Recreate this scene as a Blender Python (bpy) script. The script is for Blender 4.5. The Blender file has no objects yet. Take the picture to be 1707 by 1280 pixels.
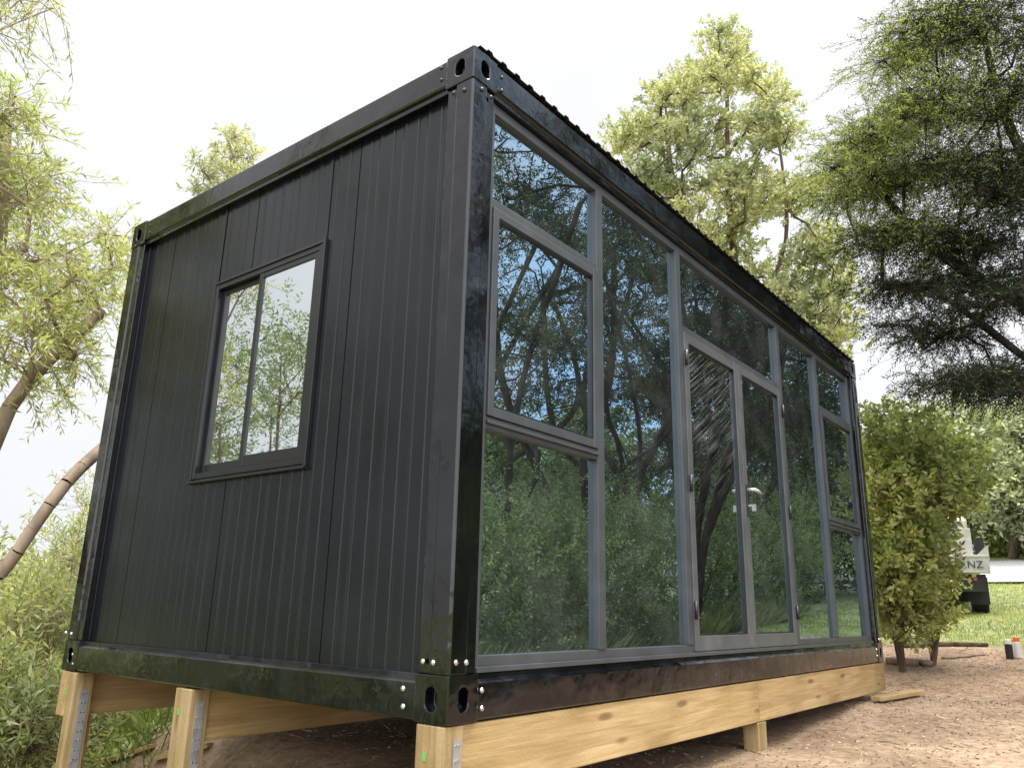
import bpy, bmesh, math, random
import numpy as np
from mathutils import Matrix, Euler, Vector
rng=np.random.default_rng(7); random.seed(7)
S=bpy.context.scene; COL=S.collection
# ---------------------------------------------------------------- camera
CP=np.array([-2.25915,-2.0588,0.41958]); CR=(1.84424,-0.02218,-0.90532); CF=1318.749
RM=np.array(Euler(CR).to_matrix())
def ray(u,v): return RM@np.array([(u-853.5)/CF,-(v-640)/CF,-1.0])
def hit(u,v,ax,val):
    d=ray(u,v); return CP+d*(val-CP[ax])/d[ax]
def at(u,v,dist):
    d=ray(u,v); return CP+d/math.hypot(d[0],d[1])*dist
cd=bpy.data.cameras.new('camera'); cam=bpy.data.objects.new('camera',cd); COL.objects.link(cam)
cam.location=CP; cam.rotation_euler=CR; cd.sensor_fit='HORIZONTAL'; cd.sensor_width=36; cd.lens=CF/1707*36
cd.clip_start=.05; cd.clip_end=2000; S.camera=cam
# ---------------------------------------------------------------- helpers
def tag(o,label=None,cat=None,group=None,kind=None):
    if label:o['label']=label
    if cat:o['category']=cat
    if group:o['group']=group
    if kind:o['kind']=kind
    return o
def empty(name,loc,label,cat,group=None,rz=0):
    o=bpy.data.objects.new(name,None); COL.objects.link(o); o.location=loc; o.rotation_euler=(0,0,rz); o.empty_display_size=.2
    return tag(o,label,cat,group)
def mobj(name,V,F,mat,parent=None,smooth=False,bevel=0,org=None,seg=2):
    me=bpy.data.meshes.new(name)
    V=np.asarray(V,float).reshape(-1,3)
    if org is not None: V=V-np.asarray(org,float)
    me.from_pydata(V.tolist(),[],F if isinstance(F,list) else F.tolist())
    me.validate(); me.update()
    if mat is not None: me.materials.append(mat)
    if smooth: me.polygons.foreach_set('use_smooth',[True]*len(me.polygons))
    o=bpy.data.objects.new(name,me); COL.objects.link(o)
    if parent: o.parent=parent
    elif org is not None: o.location=org
    if bevel:
        m=o.modifiers.new('bevel','BEVEL'); m.width=bevel; m.segments=seg; m.limit_method='ANGLE'; m.angle_limit=math.radians(40)
    return o
class MB:
    def __init__(s): s.v=[]; s.f=[]
    def add(s,V,F):
        k=len(s.v); s.v+= [tuple(map(float,p)) for p in V]; s.f+=[tuple(i+k for i in f) for f in F]; return s
    def box(s,x0,x1,y0,y1,z0,z1):
        return s.add([(x0,y0,z0),(x1,y0,z0),(x1,y1,z0),(x0,y1,z0),(x0,y0,z1),(x1,y0,z1),(x1,y1,z1),(x0,y1,z1)],
            [(0,3,2,1),(4,5,6,7),(0,1,5,4),(1,2,6,5),(2,3,7,6),(3,0,4,7)])
    def prism(s,P,ax,a0,a1):
        n=len(P)
        def q(p,a):
            if ax==2: return (p[0],p[1],a)
            if ax==1: return (p[0],a,p[1])
            return (a,p[0],p[1])
        return s.add([q(p,a0) for p in P]+[q(p,a1) for p in P],
            [tuple(range(n))[::-1],tuple(range(n,2*n))]+[(i,(i+1)%n,n+(i+1)%n,n+i) for i in range(n)])
    def tube(s,pts,rad,n=8,cap=True):
        pts=[Vector(p) for p in pts]; rs=rad if isinstance(rad,(list,tuple)) else [rad]*len(pts)
        V=[];F=[]
        t0=(pts[1]-pts[0]).normalized(); u=t0.orthogonal().normalized()
        for i,p in enumerate(pts):
            t=(pts[min(i+1,len(pts)-1)]-pts[max(i-1,0)]).normalized()
            u=(u-t*u.dot(t)).normalized(); w=t.cross(u)
            for k in range(n):
                a=2*math.pi*k/n; V.append(p+(u*math.cos(a)+w*math.sin(a))*rs[i])
        for i in range(len(pts)-1):
            for k in range(n): F.append((i*n+k,i*n+(k+1)%n,(i+1)*n+(k+1)%n,(i+1)*n+k))
        if cap: F.append(tuple(range(n))[::-1]); F.append(tuple((len(pts)-1)*n+k for k in range(n)))
        return s.add(V,F)
    def build(s,name,mat,parent=None,bevel=0,smooth=False,org=None,seg=2):
        o=mobj(name,s.v,s.f,mat,parent,smooth,bevel,org,seg)
        b=bmesh.new(); b.from_mesh(o.data); bmesh.ops.recalc_face_normals(b,faces=b.faces); b.to_mesh(o.data); b.free()
        return o
# ---------------------------------------------------------------- materials
def M(name):
    m=bpy.data.materials.new(name); m.use_nodes=True; nt=m.node_tree; nt.nodes.clear()
    return m,nt.nodes,nt.links
def ramp(nodes,stops):
    r=nodes.new('ShaderNodeValToRGB'); e=r.color_ramp.elements
    while len(e)>1: e.remove(e[-1])
    e[0].position=stops[0][0]; e[0].color=(*stops[0][1],1)
    for p,c in stops[1:]:
        x=e.new(p); x.color=(*c,1)
    return r
def noise(nodes,links,scale,detail=4,vec=None,mapscale=None,coord='Object',rot=None):
    tc=nodes.new('ShaderNodeTexCoord'); n=nodes.new('ShaderNodeTexNoise'); n.inputs['Scale'].default_value=scale; n.inputs['Detail'].default_value=detail
    src=tc.outputs[coord]
    if rot:
        mp=nodes.new('ShaderNodeMapping'); mp.inputs['Rotation'].default_value=rot; links.new(src,mp.inputs[0]); src=mp.outputs[0]
    if mapscale:
        mp=nodes.new('ShaderNodeMapping'); mp.inputs['Scale'].default_value=mapscale; links.new(src,mp.inputs[0]); src=mp.outputs[0]
    links.new(src,n.inputs['Vector']); return n
def paint(name,c1,c2,r0,r1,scale=3,bump=.0,metal=0,spec=.5,mapscale=None,coat=0,dust=None,bscale=None,bmap=None):
    m,nd,lk=M(name); out=nd.new('ShaderNodeOutputMaterial'); b=nd.new('ShaderNodeBsdfPrincipled')
    n=noise(nd,lk,scale,6,mapscale=mapscale); rp=ramp(nd,[(.35,c1),(.7,c2)]); lk.new(n.outputs[0],rp.inputs[0]); 
    mr=nd.new('ShaderNodeMapRange'); mr.inputs[1].default_value=.35; mr.inputs[2].default_value=.68; mr.inputs[3].default_value=r0; mr.inputs[4].default_value=r1
    n2=noise(nd,lk,scale*1.7,5,mapscale=mapscale); lk.new(n2.outputs[0],mr.inputs[0]); lk.new(mr.outputs[0],b.inputs['Roughness'])
    b.inputs['Metallic'].default_value=metal; b.inputs['Specular IOR Level'].default_value=spec; b.inputs['Coat Weight'].default_value=coat; b.inputs['Coat Roughness'].default_value=.04
    col=rp.outputs[0]
    if dust:
        nn=noise(nd,lk,dust[1],9,mapscale=mapscale); r2=ramp(nd,[(dust[2],(0,0,0)),(dust[3],(1,1,1))]); lk.new(nn.outputs[0],r2.inputs[0])
        mm=nd.new('ShaderNodeMath'); mm.operation='MULTIPLY'; mm.inputs[1].default_value=dust[4]; lk.new(r2.outputs[0],mm.inputs[0])
        mx=nd.new('ShaderNodeMixRGB'); mx.inputs[2].default_value=(*dust[0],1); lk.new(mm.outputs[0],mx.inputs[0]); lk.new(col,mx.inputs[1]); col=mx.outputs[0]
    lk.new(col,b.inputs['Base Color'])
    if bump:
        bp=nd.new('ShaderNodeBump'); bp.inputs['Strength'].default_value=bump; bp.inputs['Distance'].default_value=.02
        n3=noise(nd,lk,bscale or scale*.8,3,mapscale=bmap); lk.new(n3.outputs[0],bp.inputs['Height']); lk.new(bp.outputs[0],b.inputs['Normal']); lk.new(bp.outputs[0],b.inputs['Coat Normal'])
    lk.new(b.outputs[0],out.inputs[0]); return m
DUST=(.17,.19,.23)
m_steel=paint('black_gloss_steel_paint',(.0009,.0012,.0022),(.002,.0025,.004),.04,.26,4,.32,spec=.38,coat=.42,dust=(DUST,5,.55,.8,.05),bscale=4.5)
m_panel=paint('black_satin_wall_panel',(.0020,.0031,.0058),(.0035,.0050,.0085),.20,.30,2.5,.02,spec=.42,dust=(DUST,2.0,.5,.85,.02))
m_roof=paint('black_roof_sheet',(.006,.006,.007),(.01,.01,.011),.4,.5,3)
m_frame=paint('charcoal_aluminium',(.042,.046,.051),(.055,.058,.064),.32,.42,5,dust=(DUST,8,.5,.75,.10))
m_dframe=paint('grey_door_aluminium',(.062,.066,.070),(.080,.083,.086),.32,.42,5,dust=((.3,.3,.3),8,.5,.75,.12))
m_wframe=paint('black_aluminium',(.006,.0065,.008),(.010,.011,.013),.28,.4,5)
m_chrome=paint('galvanised_bolt',(.55,.55,.55),(.7,.7,.7),.2,.35,20,metal=1)
m_handle=paint('satin_handle_metal',(.42,.42,.42),(.50,.50,.50),.25,.35,20,metal=.2)
m_blackbolt=paint('black_bolt',(.01,.01,.012),(.015,.015,.016),.25,.35,20)
m_galv=paint('galvanised_strap',(.33,.34,.35),(.46,.47,.48),.35,.5,14,metal=.6)
m_hole=paint('dark_void',(.002,.002,.002),(.003,.003,.003),.9,.95,3)
m_floor=paint('interior_floor',(.12,.11,.1),(.16,.15,.13),.5,.6,3)
m_rubber=paint('tyre_rubber',(.012,.012,.012),(.02,.02,.018),.7,.85,6)
m_truck=paint('cream_truck_paint',(.38,.37,.33),(.50,.48,.43),.3,.45,3,dust=((.2,.17,.12),4,.45,.7,.45))
m_dark=paint('dark_underbody',(.012,.012,.012),(.022,.02,.018),.6,.8,6)
m_white=paint('white_plastic',(.7,.7,.68),(.8,.8,.78),.35,.45,6)
m_orange=paint('orange_plastic',(.75,.16,.03),(.8,.2,.04),.35,.45,6)
m_red=paint('red_lamp',(.25,.015,.015),(.3,.02,.02),.2,.3,6)
m_green=paint('green_tag',(.10,.30,.06),(.14,.38,.10),.5,.6,6)
m_text=paint('dark_lettering',(.02,.02,.03),(.03,.03,.04),.5,.6,6)
m_dkglass=paint('dark_vehicle_glass',(.02,.025,.03),(.03,.035,.04),.05,.1,6)
def wood(name,c0,c1,c2,ax=0):
    m,nd,lk=M(name); out=nd.new('ShaderNodeOutputMaterial'); b=nd.new('ShaderNodeBsdfPrincipled')
    ms=[22,22,22]; ms[ax]=.9
    n=noise(nd,lk,1.4,6,mapscale=ms); n.inputs['Distortion'].default_value=1.1
    rp=ramp(nd,[(.25,c0),(.5,c1),(.75,c2)]); lk.new(n.outputs[0],rp.inputs[0])
    ms2=[8,8,8]; ms2[ax]=2.0
    tc=nd.new('ShaderNodeTexCoord'); mp=nd.new('ShaderNodeMapping'); mp.inputs['Scale'].default_value=ms2; lk.new(tc.outputs['Object'],mp.inputs[0])
    vo=nd.new('ShaderNodeTexVoronoi'); vo.inputs['Scale'].default_value=1.0; lk.new(mp.outputs[0],vo.inputs['Vector'])
    r2=ramp(nd,[(.0,(.25,.22,.20)),(.10,(.42,.36,.32)),(.18,(1,1,1))]); lk.new(vo.outputs['Distance'],r2.inputs[0])
    mx=nd.new('ShaderNodeMixRGB'); mx.blend_type='MULTIPLY'; mx.inputs[0].default_value=.85; lk.new(rp.outputs[0],mx.inputs[1]); lk.new(r2.outputs[0],mx.inputs[2])
    n4=noise(nd,lk,3.2,7,mapscale=(.5,1,1) if ax==0 else None); r4=ramp(nd,[(.3,(.55,.50,.42)),(.48,(.82,.81,.72)),(.66,(1,1,1))]); lk.new(n4.outputs[0],r4.inputs[0])
    m2=nd.new('ShaderNodeMixRGB'); m2.blend_type='MULTIPLY'; m2.inputs[0].default_value=1; lk.new(mx.outputs[0],m2.inputs[1]); lk.new(r4.outputs[0],m2.inputs[2])
    lk.new(m2.outputs[0],b.inputs['Base Color']); b.inputs['Roughness'].default_value=.75
    n6=noise(nd,lk,60,4); ad=nd.new('ShaderNodeMath'); ad.operation='ADD'; lk.new(n.outputs[0],ad.inputs[0]); lk.new(n6.outputs[0],ad.inputs[1])
    bp=nd.new('ShaderNodeBump'); bp.inputs['Strength'].default_value=.5; bp.inputs['Distance'].default_value=.004; lk.new(ad.outputs[0],bp.inputs['Height']); lk.new(bp.outputs[0],b.inputs['Normal'])
    lk.new(b.outputs[0],out.inputs[0]); return m
m_pine=wood('treated_pine_beam',(.26,.165,.07),(.40,.27,.125),(.50,.365,.19),0)
m_pinev=wood('treated_pine_post',(.20,.135,.06),(.31,.22,.105),(.39,.30,.16),2)
def bark(name,c0,c1,s=9):
    m,nd,lk=M(name); out=nd.new('ShaderNodeOutputMaterial'); b=nd.new('ShaderNodeBsdfDiffuse')
    n=noise(nd,lk,s,5,mapscale=(1,1,.35)); rp=ramp(nd,[(.35,c0),(.65,c1)]); lk.new(n.outputs[0],rp.inputs[0]); lk.new(rp.outputs[0],b.inputs['Color'])
    lk.new(b.outputs[0],out.inputs[0]); return m
m_bark_dark=bark('dark_bark',(.018,.014,.012),(.055,.044,.037))
m_bark_pale=bark('pale_bark',(.16,.12,.09),(.32,.25,.19))
m_bark_mid=bark('brown_bark',(.07,.05,.035),(.16,.12,.09))
def leaf(name,dark,mid,light,trans=.4,cl=.5,spec=True):
    m,nd,lk=M(name); out=nd.new('ShaderNodeOutputMaterial')
    g=nd.new('ShaderNodeNewGeometry'); rp=ramp(nd,[(0,dark),(.5,mid),(1,light)]); lk.new(g.outputs['Random Per Island'],rp.inputs[0])
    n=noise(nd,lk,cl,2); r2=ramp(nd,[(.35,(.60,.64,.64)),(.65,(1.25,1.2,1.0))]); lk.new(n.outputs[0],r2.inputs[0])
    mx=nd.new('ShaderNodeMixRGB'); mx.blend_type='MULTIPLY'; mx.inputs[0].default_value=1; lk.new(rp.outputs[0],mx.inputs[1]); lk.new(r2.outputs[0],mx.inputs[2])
    if spec: b=nd.new('ShaderNodeBsdfPrincipled'); b.inputs['Roughness'].default_value=.42; lk.new(mx.outputs[0],b.inputs['Base Color'])
    else: b=nd.new('ShaderNodeBsdfDiffuse'); lk.new(mx.outputs[0],b.inputs['Color'])
    if trans>0:
        t=nd.new('ShaderNodeBsdfTranslucent'); ht=nd.new('ShaderNodeMixRGB'); ht.blend_type='MULTIPLY'; ht.inputs[0].default_value=1; ht.inputs[2].default_value=(1.42,1.45,.95,1); lk.new(mx.outputs[0],ht.inputs[1]); lk.new(ht.outputs[0],t.inputs['Color'])
        ms=nd.new('ShaderNodeMixShader'); ms.inputs[0].default_value=trans; lk.new(b.outputs[0],ms.inputs[1]); lk.new(t.outputs[0],ms.inputs[2]); lk.new(ms.outputs[0],out.inputs[0])
    else: lk.new(b.outputs[0],out.inputs[0])
    return m
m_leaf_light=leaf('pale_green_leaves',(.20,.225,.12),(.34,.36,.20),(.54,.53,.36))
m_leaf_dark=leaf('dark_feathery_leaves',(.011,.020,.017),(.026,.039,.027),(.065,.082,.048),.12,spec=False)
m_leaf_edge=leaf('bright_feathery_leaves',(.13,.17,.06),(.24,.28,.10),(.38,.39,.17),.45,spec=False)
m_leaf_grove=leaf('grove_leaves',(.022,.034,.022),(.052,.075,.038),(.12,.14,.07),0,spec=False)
m_leaf_far=leaf('far_leaves',(.21,.24,.13),(.32,.355,.20),(.46,.48,.30),0,spec=False)
m_leaf_gbush=leaf('grove_bush_leaves',(.10,.14,.07),(.18,.23,.11),(.29,.33,.18),.3,spec=False)
m_leaf_wattle=leaf('wattle_leaves',(.19,.23,.09),(.31,.345,.14),(.49,.48,.24),.45)
m_leaf_bush=leaf('bush_leaves',(.19,.22,.07),(.32,.355,.12),(.49,.50,.21),.45)
m_leaf_under=leaf('undergrowth_leaves',(.10,.14,.05),(.18,.23,.08),(.31,.34,.14),.4,spec=False)
m_leaf_soft=leaf('soft_reflected_leaves',(.10,.13,.07),(.17,.21,.11),(.27,.30,.18),.3,spec=False)
m_grass=leaf('grass_blades',(.17,.20,.06),(.27,.31,.10),(.42,.44,.18),.4,.8,spec=False)
m_tallgrass=leaf('tall_grass_blades',(.12,.15,.08),(.20,.23,.12),(.32,.33,.19),.3,.8,spec=False)
m_drygrass=leaf('dry_litter',(.15,.10,.06),(.31,.22,.145),(.52,.40,.28),0,.8,spec=False)
def glass(name,tint,refl,base,dust=0,streak=False,wav=.02,rough=.004):
    m,nd,lk=M(name); out=nd.new('ShaderNodeOutputMaterial')
    gl=nd.new('ShaderNodeBsdfGlossy'); gl.inputs['Color'].default_value=(*tint,1); gl.inputs['Roughness'].default_value=rough
    tr=nd.new('ShaderNodeBsdfDiffuse'); tr.inputs['Color'].default_value=(*base,1)
    n=noise(nd,lk,1.3,1); bp=nd.new('ShaderNodeBump'); bp.inputs['Strength'].default_value=wav; bp.inputs['Distance'].default_value=.05; lk.new(n.outputs[0],bp.inputs['Height']); lk.new(bp.outputs[0],gl.inputs['Normal'])
    mx=nd.new('ShaderNodeMixShader'); mx.inputs[0].default_value=refl; lk.new(tr.outputs[0],mx.inputs[1]); lk.new(gl.outputs[0],mx.inputs[2])
    df=nd.new('ShaderNodeBsdfDiffuse'); df.inputs['Color'].default_value=(.5,.52,.5,1)
    if streak: nz=noise(nd,lk,1,4,mapscale=(3,1,140),rot=(0,math.radians(32),0)); r=ramp(nd,[(.50,(0,0,0)),(.72,(1,1,1))])
    else: nz=noise(nd,lk,6,8); r=ramp(nd,[(.4,(.2,.2,.2)),(.8,(1,1,1))])
    lk.new(nz.outputs[0],r.inputs[0]); mm=nd.new('ShaderNodeMath'); mm.operation='MULTIPLY'; mm.inputs[1].default_value=dust; lk.new(r.outputs[0],mm.inputs[0]); f=mm.outputs[0]
    if streak:
        tc=nd.new('ShaderNodeTexCoord'); sp=nd.new('ShaderNodeSeparateXYZ'); lk.new(tc.outputs['Object'],sp.inputs[0]); mr=nd.new('ShaderNodeMapRange'); mr.inputs[1].default_value=1.1; mr.inputs[2].default_value=1.7; mr.inputs[3].default_value=.12; lk.new(sp.outputs[2],mr.inputs[0])
        m5=nd.new('ShaderNodeMath'); m5.operation='MULTIPLY'; lk.new(f,m5.inputs[0]); lk.new(mr.outputs[0],m5.inputs[1]); f=m5.outputs[0]
    m2=nd.new('ShaderNodeMixShader'); lk.new(f,m2.inputs[0]); lk.new(mx.outputs[0],m2.inputs[1]); lk.new(df.outputs[0],m2.inputs[2]); lk.new(m2.outputs[0],out.inputs[0]); return m
m_glass=glass('blue_tinted_front_glass',(.43,.56,.66),.93,(.03,.035,.035),.05,rough=.008)
m_glass_d=glass('dusty_door_glass',(.42,.53,.61),.92,(.03,.035,.035),.35,True,rough=.008)
m_glass_s=glass('side_window_glass',(.74,.78,.78),.94,(.04,.045,.045),.05,rough=.012)
def ground_mat():
    m,nd,lk=M('mulch_and_grass_ground'); out=nd.new('ShaderNodeOutputMaterial'); b=nd.new('ShaderNodeBsdfPrincipled'); b.inputs['Roughness'].default_value=.95
    n=noise(nd,lk,14,10); n.inputs['Roughness'].default_value=.66; rp=ramp(nd,[(.28,(.135,.087,.052)),(.44,(.235,.160,.102)),(.58,(.31,.222,.147)),(.78,(.43,.33,.23))]); lk.new(n.outputs[0],rp.inputs[0])
    nb=noise(nd,lk,1.1,7); rb=ramp(nd,[(.35,(.58,.53,.48)),(.65,(1.12,1.10,1.08))]); lk.new(nb.outputs[0],rb.inputs[0])
    mb=nd.new('ShaderNodeMixRGB'); mb.blend_type='MULTIPLY'; mb.inputs[0].default_value=1; lk.new(rp.outputs[0],mb.inputs[1]); lk.new(rb.outputs[0],mb.inputs[2])
    n2=noise(nd,lk,5,8); r2=ramp(nd,[(.3,(.11,.125,.045)),(.55,(.20,.22,.08)),(.8,(.30,.31,.14))]); lk.new(n2.outputs[0],r2.inputs[0])
    at_=nd.new('ShaderNodeAttribute'); at_.attribute_name='grassy'
    n3=noise(nd,lk,1.5,6); ad=nd.new('ShaderNodeMath'); ad.operation='ADD'; lk.new(at_.outputs['Fac'],ad.inputs[0]); lk.new(n3.outputs[0],ad.inputs[1])
    r3=ramp(nd,[(.93,(0,0,0)),(1.0,(1,1,1))]); lk.new(ad.outputs[0],r3.inputs[0])
    mx=nd.new('ShaderNodeMixRGB'); lk.new(r3.outputs[0],mx.inputs[0]); lk.new(mb.outputs[0],mx.inputs[1]); lk.new(r2.outputs[0],mx.inputs[2]); lk.new(mx.outputs[0],b.inputs['Base Color'])
    bp=nd.new('ShaderNodeBump'); bp.inputs['Strength'].default_value=.5; bp.inputs['Distance'].default_value=.02; lk.new(n.outputs[0],bp.inputs['Height']); lk.new(bp.outputs[0],b.inputs['Normal'])
    lk.new(b.outputs[0],out.inputs[0]); return m
m_ground=ground_mat()
m_gravel=paint('grey_gravel',(.18,.18,.18),(.28,.28,.275),.9,.95,12,.3)
# ---------------------------------------------------------------- terrain
def sm(t): t=np.clip(t,0,1); return t*t*(3-2*t)
def h(x,y):
    x=np.asarray(x,float); y=np.asarray(y,float)
    rise=np.maximum(0,x-6.5)*.083+np.maximum(0,x-18)*.03
    rise=np.minimum(rise,5)*(1-.85*sm((y-3)/9))
    z=-.42+.12*sm((x-3)/3)+rise-.75*sm((-.25-x)/2.0)-2.2*sm((y-3.5)/5)*(1-sm((x-4)/6))-1.9*sm((y-.5)/3.0)*sm((1.3-x)/1.9)
    z=z+.05*np.sin(x*.9+1)*np.sin(y*.8)*sm((np.hypot(x-3,y-1)-4)/4)+.012*np.sin(x*5.1)*np.sin(y*4.3+1)
    return z
def hz(x,y): return float(h(x,y))
g=np.linspace(-1,1,241); gx=4+np.sinh(g*5)/np.sinh(5)*160; 
X,Y=np.meshgrid(gx,gx-4+0,indexing='ij'); Z=h(X,Y); n=len(g)
V=np.stack([X,Y,Z],-1).reshape(-1,3); I=np.arange(n*n).reshape(n,n)
F=np.stack([I[:-1,:-1],I[1:,:-1],I[1:,1:],I[:-1,1:]],-1).reshape(-1,4)
ground=mobj('ground',V,F,m_ground,smooth=True); tag(ground,'brown mulch and bare soil ground running out into grass','ground',kind='structure')
gr=np.maximum.reduce([sm((X-9.8)/1.5),sm((-3.4-Y)/1.2),sm((Y-3.4)/1.0),sm((.3-X)/1.0)*sm((Y-.9)/1.4)]).reshape(-1)
a=ground.data.attributes.new('grassy','FLOAT','POINT'); a.data.foreach_set('value',gr.astype(np.float32))
xs=np.linspace(24,34,12); ys=np.linspace(-40,40,60); X,Y=np.meshgrid(xs,ys,indexing='ij'); Z=h(X,Y)+.06
I=np.arange(X.size).reshape(X.shape); F=np.stack([I[:-1,:-1],I[1:,:-1],I[1:,1:],I[:-1,1:]],-1).reshape(-1,4)
road=mobj('road',np.stack([X,Y,Z],-1).reshape(-1,3),F,m_gravel,smooth=True); tag(road,'grey gravel drive beyond the grass','road',kind='structure')
# ---------------------------------------------------------------- container cabin
L,W,H=5.95,3.094,2.876; cs=.17
cab=empty('container_cabin',(0,0,0),'black flat pack container cabin with glazed front standing on timber beams','cabin')
def make_casting_mesh():
    mb=MB().box(0,cs,0,cs,0,cs); o=mb.build('tmp',m_steel)
    nn=24
    ov=lambda cx,cz:[(cx+.029*math.cos(2*math.pi*k/nn),cz+.029*math.sin(2*math.pi*k/nn)+(.013 if math.sin(2*math.pi*k/nn)>0 else -.013)) for k in range(nn)]
    k=MB().prism(ov(.085,.085),1,-.05,.05).build('cut1',m_hole)
    k2=MB().prism(ov(.085,.085),0,-.05,.05).build('cut2',m_hole)
    for q in (k,k2):
        md=o.modifiers.new('b','BOOLEAN'); md.operation='DIFFERENCE'; md.object=q; md.solver='EXACT'
    bv=o.modifiers.new('bv','BEVEL'); bv.width=.005; bv.segments=2; bv.limit_method='ANGLE'; bv.angle_limit=math.radians(50)
    bpy.context.view_layer.update(); dg=bpy.context.evaluated_depsgraph_get()
    me=bpy.data.meshes.new_from_object(o.evaluated_get(dg)); me.name='corner_casting'
    for q in (o,k,k2): bpy.data.objects.remove(q)
    return me
cm=make_casting_mesh()
def mirror_mesh(me,sx,sy,sz,t):
    m2=me.copy(); m2.transform(Matrix.Translation(t)@Matrix.Diagonal((sx,sy,sz,1)))
    if sx*sy*sz<0: m2.flip_normals()
    return m2
for ix in (0,1):
    for iy in (0,1):
        for iz in (0,1):
            me=mirror_mesh(cm,1-2*ix,1-2*iy,1-2*iz,(ix*L,iy*W,iz*H)); o=bpy.data.objects.new('corner_casting',me); COL.objects.link(o); o.parent=cab
prof=[(.014,.003),(.100,.003),(.108,.014),(.165,.014),(.165,.165),(.014,.165),(.014,.108),(.003,.100),(.003,.014),(.006,.006)]
for ix in (0,1):
    for iy in (0,1):
        P=[((L-p[0]) if ix else p[0],(W-p[1]) if iy else p[1]) for p in prof]
        MB().prism(P,2,cs,H-cs).build('corner_post',m_steel,cab,bevel=.004)
def rail(ax,side,z0,z1,up):
    a0,a1=(cs,L-cs) if ax==0 else (cs,W-cs)
    d0=.005
    if up: pr=[(d0+.004,z0),(.13,z0),(.13,z1),(.028,z1),(.026,z1-.02),(d0+.006,z1-.026),(d0,z1-.034),(d0,z0+.006)]
    else: pr=[(.026,z0),(.13,z0),(.13,z1),(d0+.006,z1),(d0,z1-.008),(d0,z0+.034),(d0+.006,z0+.026),(.024,z0+.02)]
    lim=W if ax==0 else L
    pr=[((lim-p) if side else p,q) for p,q in pr]
    return MB().prism(pr,ax,a0,a1)
for ax in (0,1):
    for sd in (0,1):
        rail(ax,sd,.006,.168,True).build('bottom_rail',m_steel,cab,bevel=.002)
        rail(ax,sd,H-.172,H-.006,False).build('top_rail',m_steel,cab,bevel=.002)
wx=.050
wp=[hit(u,v,0,wx) for u,v in ((360,478),(541,403),(503,772),(318,800))]
wy1=(wp[0][1]+wp[3][1])/2; wy0=(wp[1][1]+wp[2][1])/2; wz1=(wp[0][2]+wp[1][2])/2; wz0=(wp[2][2]+wp[3][2])/2
def ribbed(a0,a1,z0,z1,pos,hole=None,sgn=1):
    prof=[(a0,0)]; p=a0+.075
    k=0; sp=[.088,.066,.094,.074,.10,.062,.085,.078]
    while p<a1-.03:
        if k%11==7: prof+=[(p-.004,0),(p-.003,.004),(p+.003,.004),(p+.004,0)]
        elif k%2==0: prof+=[(p-.010,0),(p-.004,.0020),(p+.004,.0020),(p+.010,0)]
        else: prof+=[(p-.011,0),(p-.004,-.0017),(p+.004,-.0017),(p+.011,0)]
        p+=sp[k%8]; k+=1
    prof+=[(a1,0)]
    if hole:
        for hh in hole[:2]: prof.append((hh,0))
        prof=sorted(set(prof))
    zs=[z0]+([hole[2],hole[3]] if hole else [])+[z1]
    V=[];Fs=[]
    for z in zs:
        for a,d in prof: V.append((a,pos+sgn*d,z))
    n=len(prof)
    for j in range(len(zs)-1):
        for i in range(n-1):
            if hole and j==1 and prof[i][0]>=hole[0]-1e-6 and prof[i+1][0]<=hole[1]+1e-6: continue
            Fs.append((j*n+i,j*n+i+1,(j+1)*n+i+1,(j+1)*n+i))
    return V,Fs
hole=(wy0+.02,wy1-.02,wz0+.02,wz1-.02)
Vv,Ff=ribbed(.166,W-.166,.168,H-.17,.062,hole); mobj('wall_panel',[(b,a,c) for a,b,c in Vv],Ff,m_panel,cab)
Vv,Ff=ribbed(.166,W-.166,.168,H-.17,L-.062,None,-1); mobj('wall_panel',[(b,a,c) for a,b,c in Vv],Ff,m_panel,cab)
Vv,Ff=ribbed(.166,L-.166,.168,H-.17,W-.062,None,-1); mobj('wall_panel',Vv,Ff,m_panel,cab)
for yy in (wy0-.012,wy1-.004):
    MB().box(.056,.064,yy,yy+.012,wz1+.03,H-.172).build('cover_strip',m_panel,cab,bevel=.002)
MB().box(.050,.066,.1655,.178,.17,H-.173).build('cover_strip',m_panel,cab,bevel=.002)
MB().box(.050,.066,W-.178,W-.1655,.17,H-.173).build('cover_strip',m_panel,cab,bevel=.002)
MB().box(.13,L-.13,.13,W-.13,.03,.15).build('floor_slab',m_floor,cab)
MB().box(.13,L-.13,.13,W-.13,H-.165,H-.03).build('ceiling_slab',m_floor,cab)
V=[];F=[];xx=.03;pr=[]
while xx<L-.05:
    pr+=[(xx,0),(xx+.045,0),(xx+.056,.014),(xx+.082,.014),(xx+.093,0)]; xx+=.105
for yy in (-.010,W+.01):
    for x,z in pr: V.append((x,yy,H+.0045+z))
n=len(pr); F=[(i,i+1,n+i+1,n+i) for i in range(n-1)]
o=mobj('roof_sheet',V,F,m_roof,cab); sd=o.modifiers.new('s','SOLIDIFY'); sd.thickness=.003; sd.offset=1
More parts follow.
